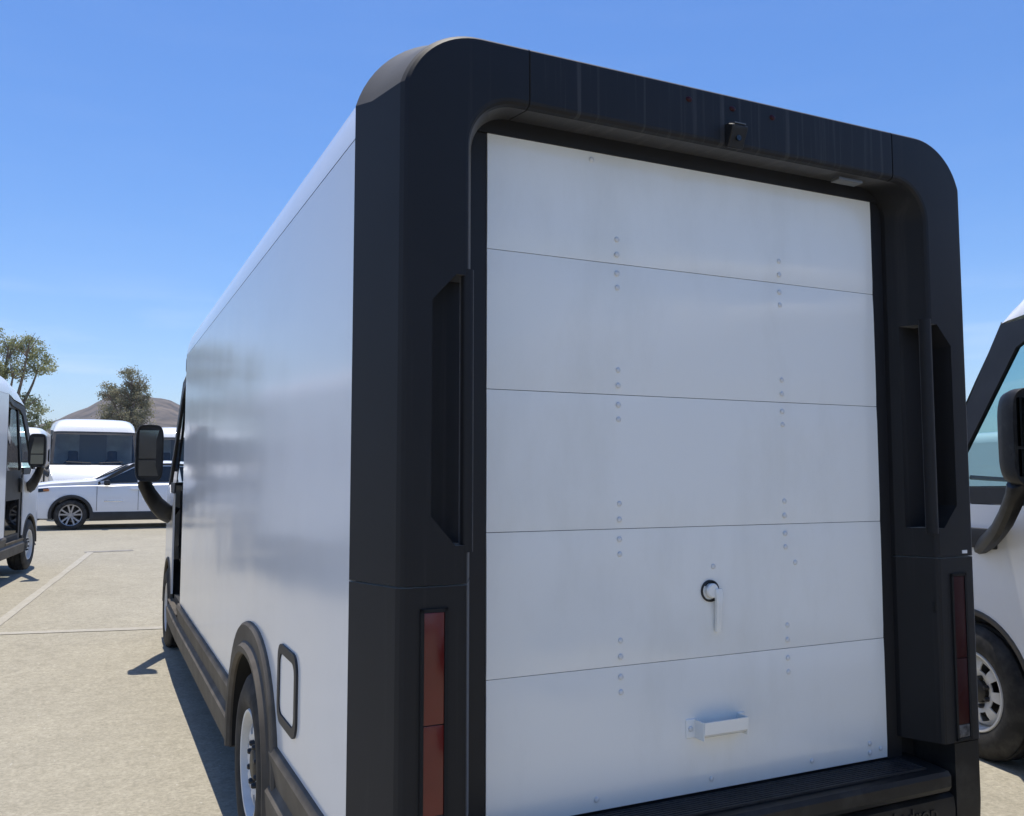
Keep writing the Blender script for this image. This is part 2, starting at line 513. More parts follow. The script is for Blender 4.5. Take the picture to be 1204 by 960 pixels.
def build_van():
    root = empty('delivery_van')
    # --- cargo sides
    for s in (-1, 1):
        arch = [p for p in arch_pts(REAR_W, -0.03) if p[1] > Z_SILL + 0.01]
        arch = sorted(arch, key=lambda p: p[0])
        out = [(0.075, Z_SILL), (arch[0][0], Z_SILL)] + arch + [(arch[-1][0], Z_SILL), (4.98, Z_SILL), (4.98, Z_SEAM + 0.001), (0.075, Z_SEAM + 0.001)]
        bm = sheet_yz(out, lambda y, z, s=s: s * wfun(y, z), grid=0.25, thick=0.02)
        p = obj_from_bm('side_panel', bm, 'white_paint', root)
    # --- roof
    half = [(1.125, 2.494), (1.1235, 2.515), (1.112, 2.58), (1.088, 2.645), (1.045, 2.705), (0.98, 2.752), (0.89, 2.785), (0.76, 2.803), (0.45, 2.815), (0.0, 2.82)]
    st = [(0.075, 2.82, 2.494, 0)] + [(y, 2.82, 2.494, 0) for y in (1, 2, 3, 4)] + \
         [(4.98, 2.82, 2.494, 0.0), (5.3, 2.815, 2.475, .02), (5.6, 2.795, 2.458, .05), (5.85, 2.755, 2.443, .08), (6.05, 2.695, 2.43, .11), (6.20, 2.61, 2.415, .13), (6.30, 2.51, 2.405, .145), (6.352, 2.41, 2.395, BUL)]
    rings = []
    for y, zt, zs, bul in st:
        L = []
        for x, z in half:
            f = (z - 2.494) / (2.82 - 2.494)
            u = x / 1.125
            yy = y - bul * u ** 2.6
            zz = zs + f * (zt - zs)
            L.append((u * wfun(max(yy, 0.1), zz if zz < 2.5 else 2.5), yy, zz))
        rings.append([(-a, b, c) for a, b, c in L[:-1]] + [L[-1]] + list(reversed(L[:-1])))
    bm = bmesh.new(); loft(bm, rings, closed_ring=False, caps=False)
    obj_from_bm('roof', bm, 'white_paint', root, sharp=40)
    # --- sill cladding, one each side, in the lengths between the arches
    for s in (-1, 1):
        sec = [(1.124, .59), (1.138, .585), (1.150, .565), (1.134, .462), (1.140, .452), (1.160, .430), (1.152, .315), (1.135, .30), (1.00, .30), (1.00, .585)]
        for y0, y1 in ((0.10, REAR_W - .52), (REAR_W + .52, 5.02), (5.02, FRONT_W - .43)):
            bm = bmesh.new()
            N = 6
            rings = []
            for i in range(N + 1):
                y = y0 + (y1 - y0) * i / N
                rings.append([(s * (x if y < 5 else x - .012 * (y - 5)), y, z if y1 < 5.5 else min(z, .50) if z > .45 else z) for x, z in sec])
            loft(bm, rings)
            obj_from_bm('sill_cladding', bm, 'dusty_cladding', root, sharp=25)
    # --- wheel arches and wheel wells
    for yc in (REAR_W, FRONT_W):
        for s in (-1, 1):
            off = 0.0; rear = yc < 3
            secs = [(0.0, 1.124), (-0.004, 1.140), (-0.014, 1.148), (-0.080, 1.142), (-0.090, 1.150), (-0.100, 1.166), (-0.125, 1.163), (-0.135, 1.148), (-0.135, 1.138)]
            kw = dict()
            if not rear:
                secs = [(0.0, 1.095), (-.004, 1.112), (-.012, 1.118), (-.030, 1.118), (-.036, 1.110), (-.036, 1.095)]
                kw = dict(a=.455, b=.455, zc=.372, n=2.0)
            cols = [arch_pts(yc, g, **kw) for g, x in secs]
            rings = [[(s * (secs[j][1] + off), cols[j][i][0], cols[j][i][1]) for j in range(len(secs))] for i in range(len(cols[0]))]
            bm = bmesh.new(); loft(bm, rings, closed_ring=False, caps=False)
            ar = obj_from_bm('wheel_arch', bm, 'dusty_cladding', root, sharp=25)
            bm = bmesh.new()
            A = arch_pts(yc, -0.132, **kw) if rear else arch_pts(yc, -.03, **kw)
            rings = [[(s * (1.142 if rear else 1.10), y, z), (s * 0.72, y, z), (s * 0.72, yc, 0.35)] for y, z in A]
            loft(bm, rings, closed_ring=False, caps=False)
            obj_from_bm('liner', bm, 'liner_black', ar)
    # --- wheels
    def wheel(yc, s, rear):
        c = (0, 0, 0)
        x_out = 1.148 if rear else 1.125
        bm = bmesh.new()
        lathe_x(bm, [(0, 0.0), (0, .15), (-.10, .16), (-.10, 0.0)], 24)
        hubm = obj_from_bm('wheel', bm, 'hub_black', root)
        hubm.location = (s * (x_out - .10), yc, TYRE_R - 0.003)
        hubm.rotation_euler = (0, 0, 0 if s > 0 else math.pi)
        bm = bmesh.new()
        R = TYRE_R
        lathe_x(bm, [(.075, .215), (.09, .235), (.10, .27), (.097, .31), (.085, .338), (.078, R - .018), (.06, R - .004), (.045, R - .006), (.042, R - .016), (.03, R - .016), (.027, R),
                     (-.02, R), (-.023, R - .016), (-.03, R - .016), (-.033, R), (-.075, R), (-.078, R - .016), (-.088, R - .016), (-.09, R - .002), (-.11, R - .01),
                     (-.135, .34), (-.145, .28), (-.12, .215)], 56, closed=True)
        # tread blocks: notch shoulders
        obj_from_bm('tyre', bm, 'tyre_rubber', hubm, sharp=40)
        # rim: barrel, dished disc with real slots, lips
        bm = bmesh.new()
        d = 0.012 if rear else 0.0
        lathe_x(bm, [(.080, .221), (.088, .217), (.086, .207), (.060, .198), (.0, .192), (-.1, .19), (-.1, .186), (.0, .186)], 48)
        ns = 8
        r0, r1, r2, r3 = .062, .118, .165, .197
        def xr(r): return (.030 + d) + (0.028 * math.sin(math.pi * max(0, min(1, (r - .06) / .137)))) - (.03 * sm(.17, .2, r))
        seg = ns * 6
        radii = [r0, .09, r1, .14, r2, .18, r3]
        V = {}
        for th, lab in ((0, 0), (-.008, 1)):
            for i in range(seg):
                a = 2 * math.pi * i / seg
                for k, r in enumerate(radii):
                    V[(lab, i, k)] = bm.verts.new((xr(r) + th, r * math.cos(a), r * math.sin(a)))
        for i in range(seg):
            j = (i + 1) % seg
            slot = (i % 6) in (1, 2, 3)
            for k in range(len(radii) - 1):
                if slot and 2 <= k <= 3: 
                    continue
                for lab in (0, 1):
                    bm.faces.new((V[(lab, i, k)], V[(lab, i, k + 1)], V[(lab, j, k + 1)], V[(lab, j, k)]))
        # slot walls
        for i in range(seg):
            j = (i + 1) % seg
            if (i % 6) in (1, 2, 3):
                for k in (2, 4):
                    bm.faces.new((V[(0, i, k)], V[(0, j, k)], V[(1, j, k)], V[(1, i, k)]))
            if (i % 6) in (1, 4):
                for k in (2, 3):
                    bm.faces.new((V[(0, i, k)], V[(0, i, k + 1)], V[(1, i, k + 1)], V[(1, i, k)]))
        obj_from_bm('rim', bm, 'wheel_white', hubm, sharp=40)
        bm = bmesh.new()
        lathe_x(bm, [(.062 + d, .0), (.062 + d, .052), (.054 + d, .064), (.0 + d, .07), (-.02, .066), (-.02, 0)], 24)
        for k in range(8):
            a = 2 * math.pi * (k + .5) / 8
            lathe_x(bm, [(.075 + d * .4, 0), (.075 + d * .4, .008), (.07 + d * .4, .012), (.02 + d, .014), (.02 + d, 0)], 6, (0, .083 * math.cos(a), .083 * math.sin(a)))
        obj_from_bm('hub_cap', bm, 'hub_black', hubm)
        return hubm
    for s in (-1, 1):
        wheel(REAR_W, s, True); wheel(FRONT_W, s, False)
    # --- floor and chassis
    bm = bmesh.new()
    bm_box(bm, -.70, .70, 0.05, 7.0, .30, .50, .02)
    bm_box(bm, -1.10, 1.10, 0.06, .95, .42, .56); bm_box(bm, -1.10, 1.10, 2.25, 5.80, .36, .56)
    bm_box(bm, -1.0, 1.0, REAR_W - .06, REAR_W + .06, .32, .42, .02)
    bm_box(bm, -1.0, 1.0, FRONT_W - .05, FRONT_W + .05, .32, .42, .02)
    obj_from_bm('chassis', bm, 'underbody', root)
    # --- rear surround: header, two upper posts, two lower posts
    rg = [(1.1255, 2.825, .33, .072), (1.100, 2.79, .295, .0), (1.058, 2.757, .232, -.120), (1.050, 2.750, .222, -.132), (1.040, 2.744, .214, -.1385), (1.028, 2.736, .206, -.140),
          (.880, 2.598, .150, -.140), (.872, 2.590, .144, -.1375), (.866, 2.584, .140, -.130), (.863, 2.580, .138, -.118), (.812, 2.594, .115, -.012), (.806, 2.594, .11, .04), (1.09, 2.76, .28, .06)]
    def path_point(ring, kind, t, s):
        w, T, r, y = ring
        if kind == 'z': return (s * w, y, t)
        if kind == 'a':
            p0 = rad(16) if w > 1.0 else 0.0
            t = p0 + (math.pi / 2 - p0) * t
            return (s * (w - r * math.cos(p0) + r * math.cos(t)), y, T - r + r * math.sin(t))
        return (t, y, T)
    G = 0.0024
    def piece(name, stations, parent, cutter=None):
        bm = bmesh.new()
        loft(bm, [[path_point(r, k, t, s) for r in rg] for k, t, s in stations])
        bmesh.ops.recalc_face_normals(bm, faces=bm.faces)
        if cutter:
            me = bpy.data.meshes.new(name); bm.to_mesh(me); bm.free()
            me = boolean_diff(me, [cutter]); me.name = name
            return obj_from_me(name, me, 'black_plastic', parent, sharp=12)
        return obj_from_bm(name, bm, 'black_plastic', parent, sharp=12)
    hx0, hx1 = -.688, .715
    header = piece('header', [('x', hx0 + G + (hx1 - hx0 - 2 * G) * i / 10, 1) for i in range(11)], root)
    header.data.materials[0] = M['header_plastic']
    zs0, zs1 = 0.655, 1.278
    for s in (-1, 1):
        hx = hx0 if s < 0 else hx1
        # cutter for the grab-handle pocket
        bm = bmesh.new()
        poly = [(s * .972, 1.455), (s * .972, 2.015), (s * .905, 2.088), (s * .70, 2.088), (s * .70, 1.378), (s * .905, 1.378)]
        extrude_poly(bm, poly, 'y', -.2, -.045)
        bmesh.ops.recalc_face_normals(bm, faces=bm.faces)
        cm = bpy.data.meshes.new('c'); bm.to_mesh(cm); bm.free()
        stn = [('z', z, s) for z in (zs1 + G, 1.33, 1.42, 1.6, 1.9, 2.05, 2.2)] + [('a', k / 14, s) for k in range(15)] + [('x', hx + s * G, s)]
        post = piece('post', stn, root, cm)
        bm = bmesh.new()
        bar = []
        for z, g in ((1.36, 0), (1.375, 0), (1.40, 1), (2.06, 1), (2.09, 0), (2.105, 0)):
            ring = []
            for k in range(12):
                a = 2 * math.pi * k / 12
                hw = .0165
                ring.append((s * (.868 + hw * math.copysign(abs(math.cos(a)) ** .7, math.cos(a))), -.121 + .020 * math.copysign(abs(math.sin(a)) ** .7, math.sin(a)), z))
            bar.append(ring)
        loft(bm, bar)
        obj_from_bm('grab_handle', bm, 'black_plastic', post, sharp=40)
        lower = piece('lower_post', [('z', z, s) for z in (zs0, .8, 1.0, 1.2, zs1 - G)], root)
        # tail lamp: dark bezel, red lens, clear lens at the bottom
        cx = s * .962
        bm = bmesh.new()
        for (x0, x1, z0, z1) in ((cx - .037, cx - .028, .66, 1.222), (cx + .028, cx + .037, .66, 1.222), (cx - .037, cx + .037, 1.213, 1.222), (cx - .037, cx + .037, .66, .669)):
            bm_box(bm, x0, x1, -.1465, -.138, z0, z1)
        tl = obj_from_bm('tail_light', bm, 'gap_black', root)
        box('red_lens', 'red_lens' if s < 0 else 'dark_red_lens', tl, cx - .0275, cx + .0275, -.1445, -.136, .935, 1.2125, .003)  # right lens is a darker copy, its dim reflection put into the colour
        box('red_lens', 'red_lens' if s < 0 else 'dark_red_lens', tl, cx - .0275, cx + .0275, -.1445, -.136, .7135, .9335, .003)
        box('clear_lens', 'clear_lens', tl, cx - .0275, cx + .0275, -.1445, -.136, .6695, .712, .003)
    # jamb strips beside and above the roller door
    bm = bmesh.new()
    bm_box(bm, -.83, -.7565, .004, .03, .57, 2.55); bm_box(bm, .7565, .83, .004, .03, .57, 2.55)
    bm_box(bm, -.83, .83, -.004, .0035, 2.546, 2.63)
    obj_from_bm('door_jamb', bm, 'seal_black', root)
    # closing wall behind the surround
    bm = bmesh.new()
    bm_box(bm, -1.09, -.80, .03, .07, .45, 2.5); bm_box(bm, .80, 1.09, .03, .07, .45, 2.5); bm_box(bm, -.95, .95, .032, .07, 2.5, 2.74)
    obj_from_bm('rear_wall', bm, 'gap_black', root)
    # header fittings: three marker lamps, camera, underside lamp
    for x in (-.145, .021, .182):
        bm = bmesh.new()
        r = bmesh.ops.create_uvsphere(bm, u_segments=12, v_segments=8, radius=.009)
        for v in r['verts']: v.co = Vector((x + v.co.x * 1.3, -.140 + v.co.y * .6, 2.706 + v.co.z))
        obj_from_bm('marker_lamp', bm, 'dark_red_lens', header)
    bm = bmesh.new()
    extrude_poly(bm, [(-.137, 2.578), (-.137, 2.652), (-.150, 2.652), (-.178, 2.640), (-.176, 2.63), (-.150, 2.575)], 'x', -.008, .052)
    bmesh.ops.bevel(bm, geom=bm.edges[:], offset=.003, segments=1, affect='EDGES')
    cmh = obj_from_bm('rear_camera', bm, 'bumper_plastic', header)
    bm = bmesh.new()
    for k in range(16):
        pass
    r = bmesh.ops.create_cone(bm, cap_ends=True, segments=16, radius1=.009, radius2=.009, depth=.006)
    for v in r['verts']: v.co = Vector((.022 + v.co.x, -.1655 - v.co.z, 2.603 + v.co.y))
    obj_from_bm('camera_lens', bm, 'privacy_glass', cmh)
    box('camera_label', 'lamp_lens', cmh, .000, .044, -.176, -.158, 2.6445, 2.6485)
    box('cargo_lamp', 'lamp_lens', header, .50, .61, -.105, -.065, 2.561, 2.572, .003)
    # --- roller door
    back = box('roller_door', 'seal_black', root, -.765, .765, .016, .03, .575, 2.56)
    zz = [.591, .995, 1.399, 1.803, 2.207, 2.552]
    for a, b in zip(zz[:-1], zz[1:]):
        bm = bmesh.new()
        x0, x1 = -.7555, .7555
        nx, nzv = 14, 8
        z0, z1 = a + .0009, b - .0009
        rings = []
        for i in range(nzv + 1):
            tz = i / nzv
            row = []
            for j in range(nx + 1):
                tx = j / nx
                x = x0 + (x1 - x0) * tx; z = z0 + (z1 - z0) * tz
                # sheet skins bow very slightly between the rails
                bow = .0022 * (1 - (2 * tz - 1) ** 6) * (1 - (2 * tx - 1) ** 8) + .0014 * noise.noise(Vector((x * 2.1, z * 2.6, a)))
                edge = .0015 if i in (0, nzv) else 0
                row.append(bm.verts.new((x, -bow + edge, z)))
            rings.append(row)
        for i in range(nzv):
            for j in range(nx):
                bm.faces.new((rings[i][j], rings[i][j + 1], rings[i + 1][j + 1], rings[i + 1][j]))
        per = rings[0] + [r[-1] for r in rings[1:]] + list(reversed(rings[-1][:-1])) + [r[0] for r in reversed(rings[1:-1])]
        bk = [bm.verts.new((v.co.x, .015, v.co.z)) for v in per]
        for i in range(len(per)):
            j = (i + 1) % len(per)
            bm.faces.new((per[i], bk[i], bk[j], per[j]))
        obj_from_bm('panel', bm, 'door_white', back, sharp=50)
    # rivets
    bm = bmesh.new()
    r = bmesh.ops.create_uvsphere(bm, u_segments=10, v_segments=6, radius=1)
    for v in r['verts']: v.co = Vector((v.co.x * .0085, v.co.y * .0035, v.co.z * .0085))
    me_r = bpy.data.meshes.new('rivet'); bm.to_mesh(me_r); bm.free()
    me_r.polygons.foreach_set('use_smooth', [True] * len(me_r.polygons)); me_r.materials.append(M['rivet_white'])
    spots = []
    for zc in (2.207, 1.803, 1.399, .995):
        for x in (-.322, .320):
            for dz in (-.075, -.031, .028, .075): spots.append((x, zc + dz))
    for x in (-.408, .003, .411, .722): spots.append((x, .625))
    for z in (.617, .648): spots.append((.671, z))
    spots += [(-.41, 2.52), (.023, 1.273), (.36, 1.272)]
    for x, z in spots:
        o = bpy.data.objects.new('rivet', me_r); C.objects.link(o); o.parent = back; o.location = (x, -.003, z)
    # latch: round escutcheon with a drop lever
    bm = bmesh.new()
    def disc(x, z, prof, seg=28):
        for p in [0]:
            rings = []
            for k in range(seg):
                an = 2 * math.pi * k / seg
                rings.append([bm.verts.new((x + r * math.cos(an), y, z + r * math.sin(an))) for y, r in prof])
            for k in range(seg):
                A, B = rings[k], rings[(k + 1) % seg]
                for j in range(len(prof) - 1): bm.faces.new((A[j], A[j + 1], B[j + 1], B[j]))
    disc(.008, 1.198, [(.0, .034), (-.008, .034), (-.009, .031), (-.006, .028), (-.002, .027), (-.002, .001)])
    la = obj_from_bm('latch', bm, 'hub_black', back)
    bm = bmesh.new()
    disc(.012, 1.199, [(.0, .023), (-.013, .023), (-.018, .019), (-.019, .001)])
    def lever():
        rings = []
        for z, w, y in ((1.205, .013, -.018), (1.19, .014, -.022), (1.15, .0105, -.020), (1.11, .0095, -.017), (1.078, .010, -.014), (1.072, .008, -.013)):
            rings.append([(.030 - w, y + .006, z), (.030 - w, y - .004, z), (.030 - w * .6, y - .008, z), (.030 + w * .6, y - .008, z), (.030 + w, y - .004, z), (.030 + w, y + .006, z)])
        loft(bm, rings)
    lever()
    obj_from_bm('lever', bm, 'door_white', la)
    # pull handle: bent sheet, open at the top, with a screwed flange
    bm = bmesh.new()
    sec = [(.0, .752), (-.004, .752), (-.004, .757), (-.040, .764), (-.052, .775), (-.055, .812), (-.052, .8125), (-.049, .777), (-.038, .769), (-.004, .761)]
    extrude_poly(bm, sec, 'x', -.058, .108)
    bm_box(bm, -.060, -.057, -.050, -.002, .757, .812)
    bm_box(bm, .107, .110, -.050, -.002, .757, .812)
    bm_box(bm, -.092, -.058, -.006, -.001, .757, .815, .002, 1)
    bm_box(bm, .108, .135, -.006, -.001, .757, .815, .002, 1)
    ph = obj_from_bm('pull_handle', bm, 'door_white', back)
    o = bpy.data.objects.new('rivet', me_r); C.objects.link(o); o.parent = back; o.location = (-.076, -.007, .786)
    # --- rear step and bumper
    bm = bmesh.new()
    lip = [(.03, .585), (-.115, .577), (-.150, .573), (-.160, .560), (-.160, .525), (-.150, .508), (-.120, .498), (-.10, .49), (-.10, .46), (.03, .46)]
    extrude_poly(bm, lip, 'x', -.868, .868)
    stp = obj_from_bm('rear_step', bm, 'bumper_plastic', root, sharp=25)
    bm = bmesh.new()
    for k in range(9):
        bm_box(bm, -.80, .80, -.120 + k * .0135, -.114 + k * .0135, .578, .5855)
    obj_from_bm('tread_plate', bm, 'step_tread', stp)
    bm = bmesh.new()
    fas = [(.02, .46), (-.118, .488), (-.133, .478), (-.137, .44), (-.132, .33), (-.11, .30), (.02, .30)]
    extrude_poly(bm, fas, 'x', -.912, .912)
    fa = obj_from_bm('bumper', bm, 'bumper_plastic', root, sharp=25)
    for s in (-1, 1):
        bm = bmesh.new()
        rings = []
        for z, k in ((.30, .94), (.33, .99), (.45, 1), (.60, 1), (.6515, 1)):
            rings.append([(s * x * (1 if x < 1 else k), y, z) for x, y in ((.917, -.139), (1.026, -.139), (1.042, -.134), (1.054, -.12), (1.128, .06), (1.128, .10), (.917, .10))])
        loft(bm, rings)
        obj_from_bm('bumper_corner', bm, 'bumper_plastic', root, sharp=25)
    # embossed wordmark low on the bumper
    cu = bpy.data.curves.new('t', 'FONT'); cu.body = 'brightdrop'; cu.size = .074; cu.extrude = .0015; cu.align_x = 'RIGHT'
    to = bpy.data.objects.new('t', cu); C.objects.link(to)
    dg = bpy.context.evaluated_depsgraph_get()
    tme = bpy.data.meshes.new_from_object(to.evaluated_get(dg)); bpy.data.objects.remove(to)
    tme.transform(Matrix.Translation((.825, -.1385, .418)) @ Matrix.Rotation(rad(90), 4, 'X'))
    tme.name = 'wordmark'
    obj_from_me('wordmark', tme, 'hub_black', fa, smooth=False)
    # small sticker and button on the right post
    box('sticker', 'sticker_white', root, .988, 1.012, -.1425, -.139, 1.289, 1.300)
    box('button', 'gap_black', root, .862, .8785, -.128, -.098, 1.09, 1.13, .003)
    # --- charge flap on the left
    bm = bmesh.new()
    def rrect(y0, y1, z0, z1, r, n=5):
        L = []
        for cy, cz, a0 in ((y1 - r, z1 - r, 0), (y0 + r, z1 - r, 90), (y0 + r, z0 + r, 180), (y1 - r, z0 + r, 270)):
            for k in range(n + 1):
                a = rad(a0 + 90 * k / n); L.append((cy + r * math.cos(a), cz + r * math.sin(a)))
        return L
    A = rrect(.690, 1.010, .690, .965, .06); B = rrect(.722, .978, .722, .933, .04)
    rings = []
    for p, q in zip(A, B):
        rings.append([(-1.124, *p), (-1.133, *p), (-1.133, *q), (-1.124, *q)])
    rings.append(rings[0])
    vr = loft(bm, rings, closed_ring=False, caps=False)
    bmesh.ops.remove_doubles(bm, verts=bm.verts[:], dist=1e-5)
    cf = obj_from_bm('charge_flap', bm, 'suv_cladding', root)
    bm = bmesh.new(); extrude_poly(bm, rrect(.7245, .9755, .7245, .9305, .039), 'x', -1.1285, -1.12)
    obj_from_bm('flap_cover', bm, 'white_paint', cf)
    # --- cab sides
    for s in (-1, 1):
        xf = lambda y, z, s=s: s * wfun(y, z)
        xin = lambda y, z, s=s: s * (wfun(y, z) - .022)
        xgl = lambda y, z, s=s: s * (wfun(y, z) - .014)
        # fender
        arch = sorted([p for p in arch_pts(FRONT_W, -.01, a=.455, b=.455, zc=.372, n=2.0) if p[1] > .56], key=lambda p: p[0])
        front = [(y - BUL, z) for y, z in PROF if z > .5]
        out = [(6.0, 1.405), (6.0, .54), (arch[0][0], .54)] + arch + [(arch[-1][0], .52), (front[0][0], .52)] + front + [(6.66, 1.478), (6.50, 1.478), (6.42, 1.405)]
        bm = sheet_yz(out, xf, grid=.1, thick=.015)
        fe = obj_from_bm('front_fender', bm, 'white_paint', root)
        # black belt below the quarter window
        bm = sheet_yz([(6.0, 1.41), (6.415, 1.41), (6.49, 1.482), (6.45, 1.50), (6.0, 1.50)], lambda y, z, s=s: s * (wfun(y, z) - .004), grid=.1, thick=.015)
        obj_from_bm('window_belt', bm, 'suv_cladding', root)
        # pillar
        z0, z1 = 1.48, 2.392
        f0, f1 = 6.735, 6.205
        bm = sheet_yz([(f0 - .125, z0), (f0, z0), (f1, z1), (f1 - .40, z1 + .02), (5.0, 2.475), (5.0, 2.40), (f1 - .28, 2.33), (f1 - .115, 2.25)], xf, grid=.1, thick=.03)
        obj_from_bm('windscreen_pillar', bm, 'suv_cladding', root, sharp=30)
        # quarter window
        bm = sheet_yz([(5.955, 1.495), (f0 - .12, 1.495), (f1 - .11, 2.245), (f1 - .245, 2.33)], xgl, grid=.1)
        obj_from_bm('quarter_window', bm, 'van_glass', root)
        # sliding door: frame with an upper and a lower window
        def frame(y0, y1, z0, z1, b):
            return y0 + b, y1 - b, z0 + b, z1 - b
        bm = bmesh.new()
        door = None
        rects = [(5.03, 5.95, .50, .585), (5.03, 5.95, 1.06, 1.47), (5.03, 5.95, 2.33, 2.415), (5.03, 5.115, .585, 1.06), (5.865, 5.95, .585, 1.06), (5.03, 5.115, 1.47, 2.33), (5.88, 5.95, 1.47, 2.33)]
        big = bmesh.new()
        for y0, y1, z0, z1 in rects:
            sb = sheet_yz([(y0, z0), (y1, z0), (y1, z1), (y0, z1)], xin, grid=.1, thick=.03)
            tm = bpy.data.meshes.new('t'); sb.to_mesh(tm); sb.free(); big.from_mesh(tm); bpy.data.meshes.remove(tm)
        bmesh.ops.remove_doubles(big, verts=big.verts[:], dist=1e-4)
        door = obj_from_bm('side_door', big, 'suv_cladding', root)
        if s < 0: root['open_door'] = door.name
        bm = sheet_yz([(5.10, 1.465), (5.89, 1.465), (5.89, 2.335), (5.10, 2.335)], lambda y, z, s=s: s * (wfun(y, z) - .036), grid=.1)
        obj_from_bm('door_window', bm, 'dark_glass', door)
        bm = sheet_yz([(5.10, .58), (5.87, .58), (5.87, 1.07), (5.10, 1.07)], lambda y, z, s=s: s * (wfun(y, z) - .036), grid=.1)
        obj_from_bm('door_window', bm, 'dark_glass', door)
        box('door_handle', 'hub_black', door, *sorted((s * 1.10, s * 1.125)), 5.80, 5.88, 1.16, 1.36, .008)
        # mirror
        bm = bmesh.new()
        xc, yc, zc = 1.335, 5.75, 1.75
        rings = []
        for y, k in ((.075, .55), (.07, .72), (.045, .90), (.0, 1.0), (-.055, 1.0), (-.062, .985), (-.062, .90), (-.050, .88)):
            ring = []
            for q in range(32):
                a = 2 * math.pi * q / 32
                ca, sa = math.cos(a), math.sin(a)
                ring.append((s * (xc + .108 * k * math.copysign(abs(ca) ** .45, ca)), yc + y + .03 * (ca if k > .8 else ca), zc + .238 * (1 - (1 - k) * .45) * math.copysign(abs(sa) ** .38, sa)))
            rings.append(ring)
        loft(bm, rings)
        mi = obj_from_bm('mirror', bm, 'bumper_plastic', root, sharp=50)
        bm = bmesh.new()
        for z0, z1 in ((-.045, .19), (-.19, -.06)):
            a_ = [(s * (xc - .080), yc - .060 - .010, zc + z0), (s * (xc + .080), yc - .060 + .012, zc + z0), (s * (xc + .080), yc - .060 + .012, zc + z1), (s * (xc - .080), yc - .060 - .010, zc + z1)]
            b_ = [(p[0], p[1] + .02, p[2]) for p in a_]
            loft(bm, [a_, b_])
        obj_from_bm('mirror_glass', bm, 'mirror_silver', mi)
        bm = bmesh.new()
        rings = []
        for (x, y, z, w, h) in ((1.375, 5.77, 1.54, .06, .05), (1.365, 5.79, 1.50, .06, .055), (1.31, 5.90, 1.40, .062, .06), (1.245, 6.03, 1.31, .066, .07), (1.17, 6.18, 1.24, .072, .08), (1.08, 6.33, 1.20, .075, .09)):
            ring = []
            for q in range(12):
                a = 2 * math.pi * q / 12
                ring.append((s * (x + .70 * w * math.cos(a)), y + w * math.sin(a) * 1.1, z - .75 * h * math.cos(a)))
            rings.append(ring)
        loft(bm, rings)
        obj_from_bm('mirror_arm', bm, 'bumper_plastic', mi)
        bm = bmesh.new(); bm_box(bm, *sorted((s * 1.085, s * 1.13)), 6.22, 6.60, 1.165, 1.275, .012)
        obj_from_bm('mirror_mount', bm, 'suv_cladding', mi)
        # side marker lamp
    # --- nose, hood, windscreen, bumper, lamps
    us = [-1 + 2 * i / 24 for i in range(25)]
    def front_surface(prof, bul=BUL, push=0.0):
        bm = bmesh.new()
        loft(bm, [[front_pt(u, y, z, bul) + Vector((0, push, 0)) for u in us] for y, z in prof], closed_ring=False, caps=False)
        return bm
    obj_from_bm('hood', front_surface([p for p in PROF if p[1] > .84] + [(6.91, 1.468)]), 'white_paint', root, sharp=50)
    obj_from_bm('front_bumper', front_surface([(7.25, .30)] + [p for p in PROF if p[1] < .6] + [(7.535, .70), (7.525, .80), (7.50, .858)]), 'suv_cladding', root, sharp=50)
    obj_from_bm('cowl', front_surface([(6.915, 1.467), (6.89, 1.470), (6.89, 1.50)]), 'hub_black', root, sharp=50)
    ws = [(6.882, 1.495), (6.785, 1.68), (6.67, 1.88), (6.535, 2.10), (6.385, 2.33)]
    bm = bmesh.new()
    loft(bm, [[front_pt(u * .94, y, z) for u in us] for y, z in ws], closed_ring=False, caps=False)
    obj_from_bm('windscreen', bm, 'screen_glass', root, sharp=60)
    bm = bmesh.new()
    loft(bm, [[front_pt(u, y, z) for u in us] for y, z in ((6.39, 2.325), (6.358, 2.372), (6.350, 2.405))], closed_ring=False, caps=False)
    for s in (-1, 1):
        loft(bm, [[front_pt(s * u, y, z) for u in (.93, .955, .98, 1.0)] for y, z in ws], closed_ring=False, caps=False)
    obj_from_bm('windscreen_surround', bm, 'suv_cladding', root, sharp=50)
    for s in (-1, 1):
        bm = bmesh.new()
        loft(bm, [[front_pt(s * u, y, z) + Vector((0, .006, 0)) for u in (.52, .62, .74, .86, .95)] for y, z in ((7.505, .90), (7.46, 1.0), (7.43, 1.06))], closed_ring=False, caps=False)
        obj_from_bm('headlight', bm, 'privacy_glass', root)
        bm = bmesh.new()
        rings = []
        for k in range(12):
            t = k / 11
            p = front_pt(s * (.10 + .62 * t) * .9, 6.882, 1.52) + Vector((0, .03, .0 + .03 * t))
            rings.append([p + Vector((0, .012, 0)), p + Vector((0, 0, .018)), p + Vector((0, -.012, 0)), p + Vector((0, 0, -.01))])
        loft(bm, rings)
        obj_from_bm('wiper', bm, 'hub_black', root)
    # grille bar between the lamps
    bm = bmesh.new()
    loft(bm, [[front_pt(u * .5, y, z) + Vector((0, .006, 0)) for u in us] for y, z in ((7.51, .90), (7.475, .98))], closed_ring=False, caps=False)
    obj_from_bm('grille', bm, 'suv_cladding', root)
    # --- cab interior
    box('bulkhead', 'interior_grey', root, -1.06, 1.06, 4.90, 4.95, .56, 2.60)
    box('bulkhead_door', 'panel_grey', root, -.36, .36, 4.95, 4.975, .6, 2.45)
    bm = bmesh.new()
    loft(bm, [[(-1.0, 6.20, .58), (-1.0, 6.22, 1.30), (-1.0, 6.40, 1.42), (-1.0, 6.68, 1.42), (-1.0, 6.68, .58)], [(1.0, 6.20, .58), (1.0, 6.22, 1.30), (1.0, 6.40, 1.42), (1.0, 6.68, 1.42), (1.0, 6.68, .58)]])
    obj_from_bm('dashboard', bm, 'dash_black', root)
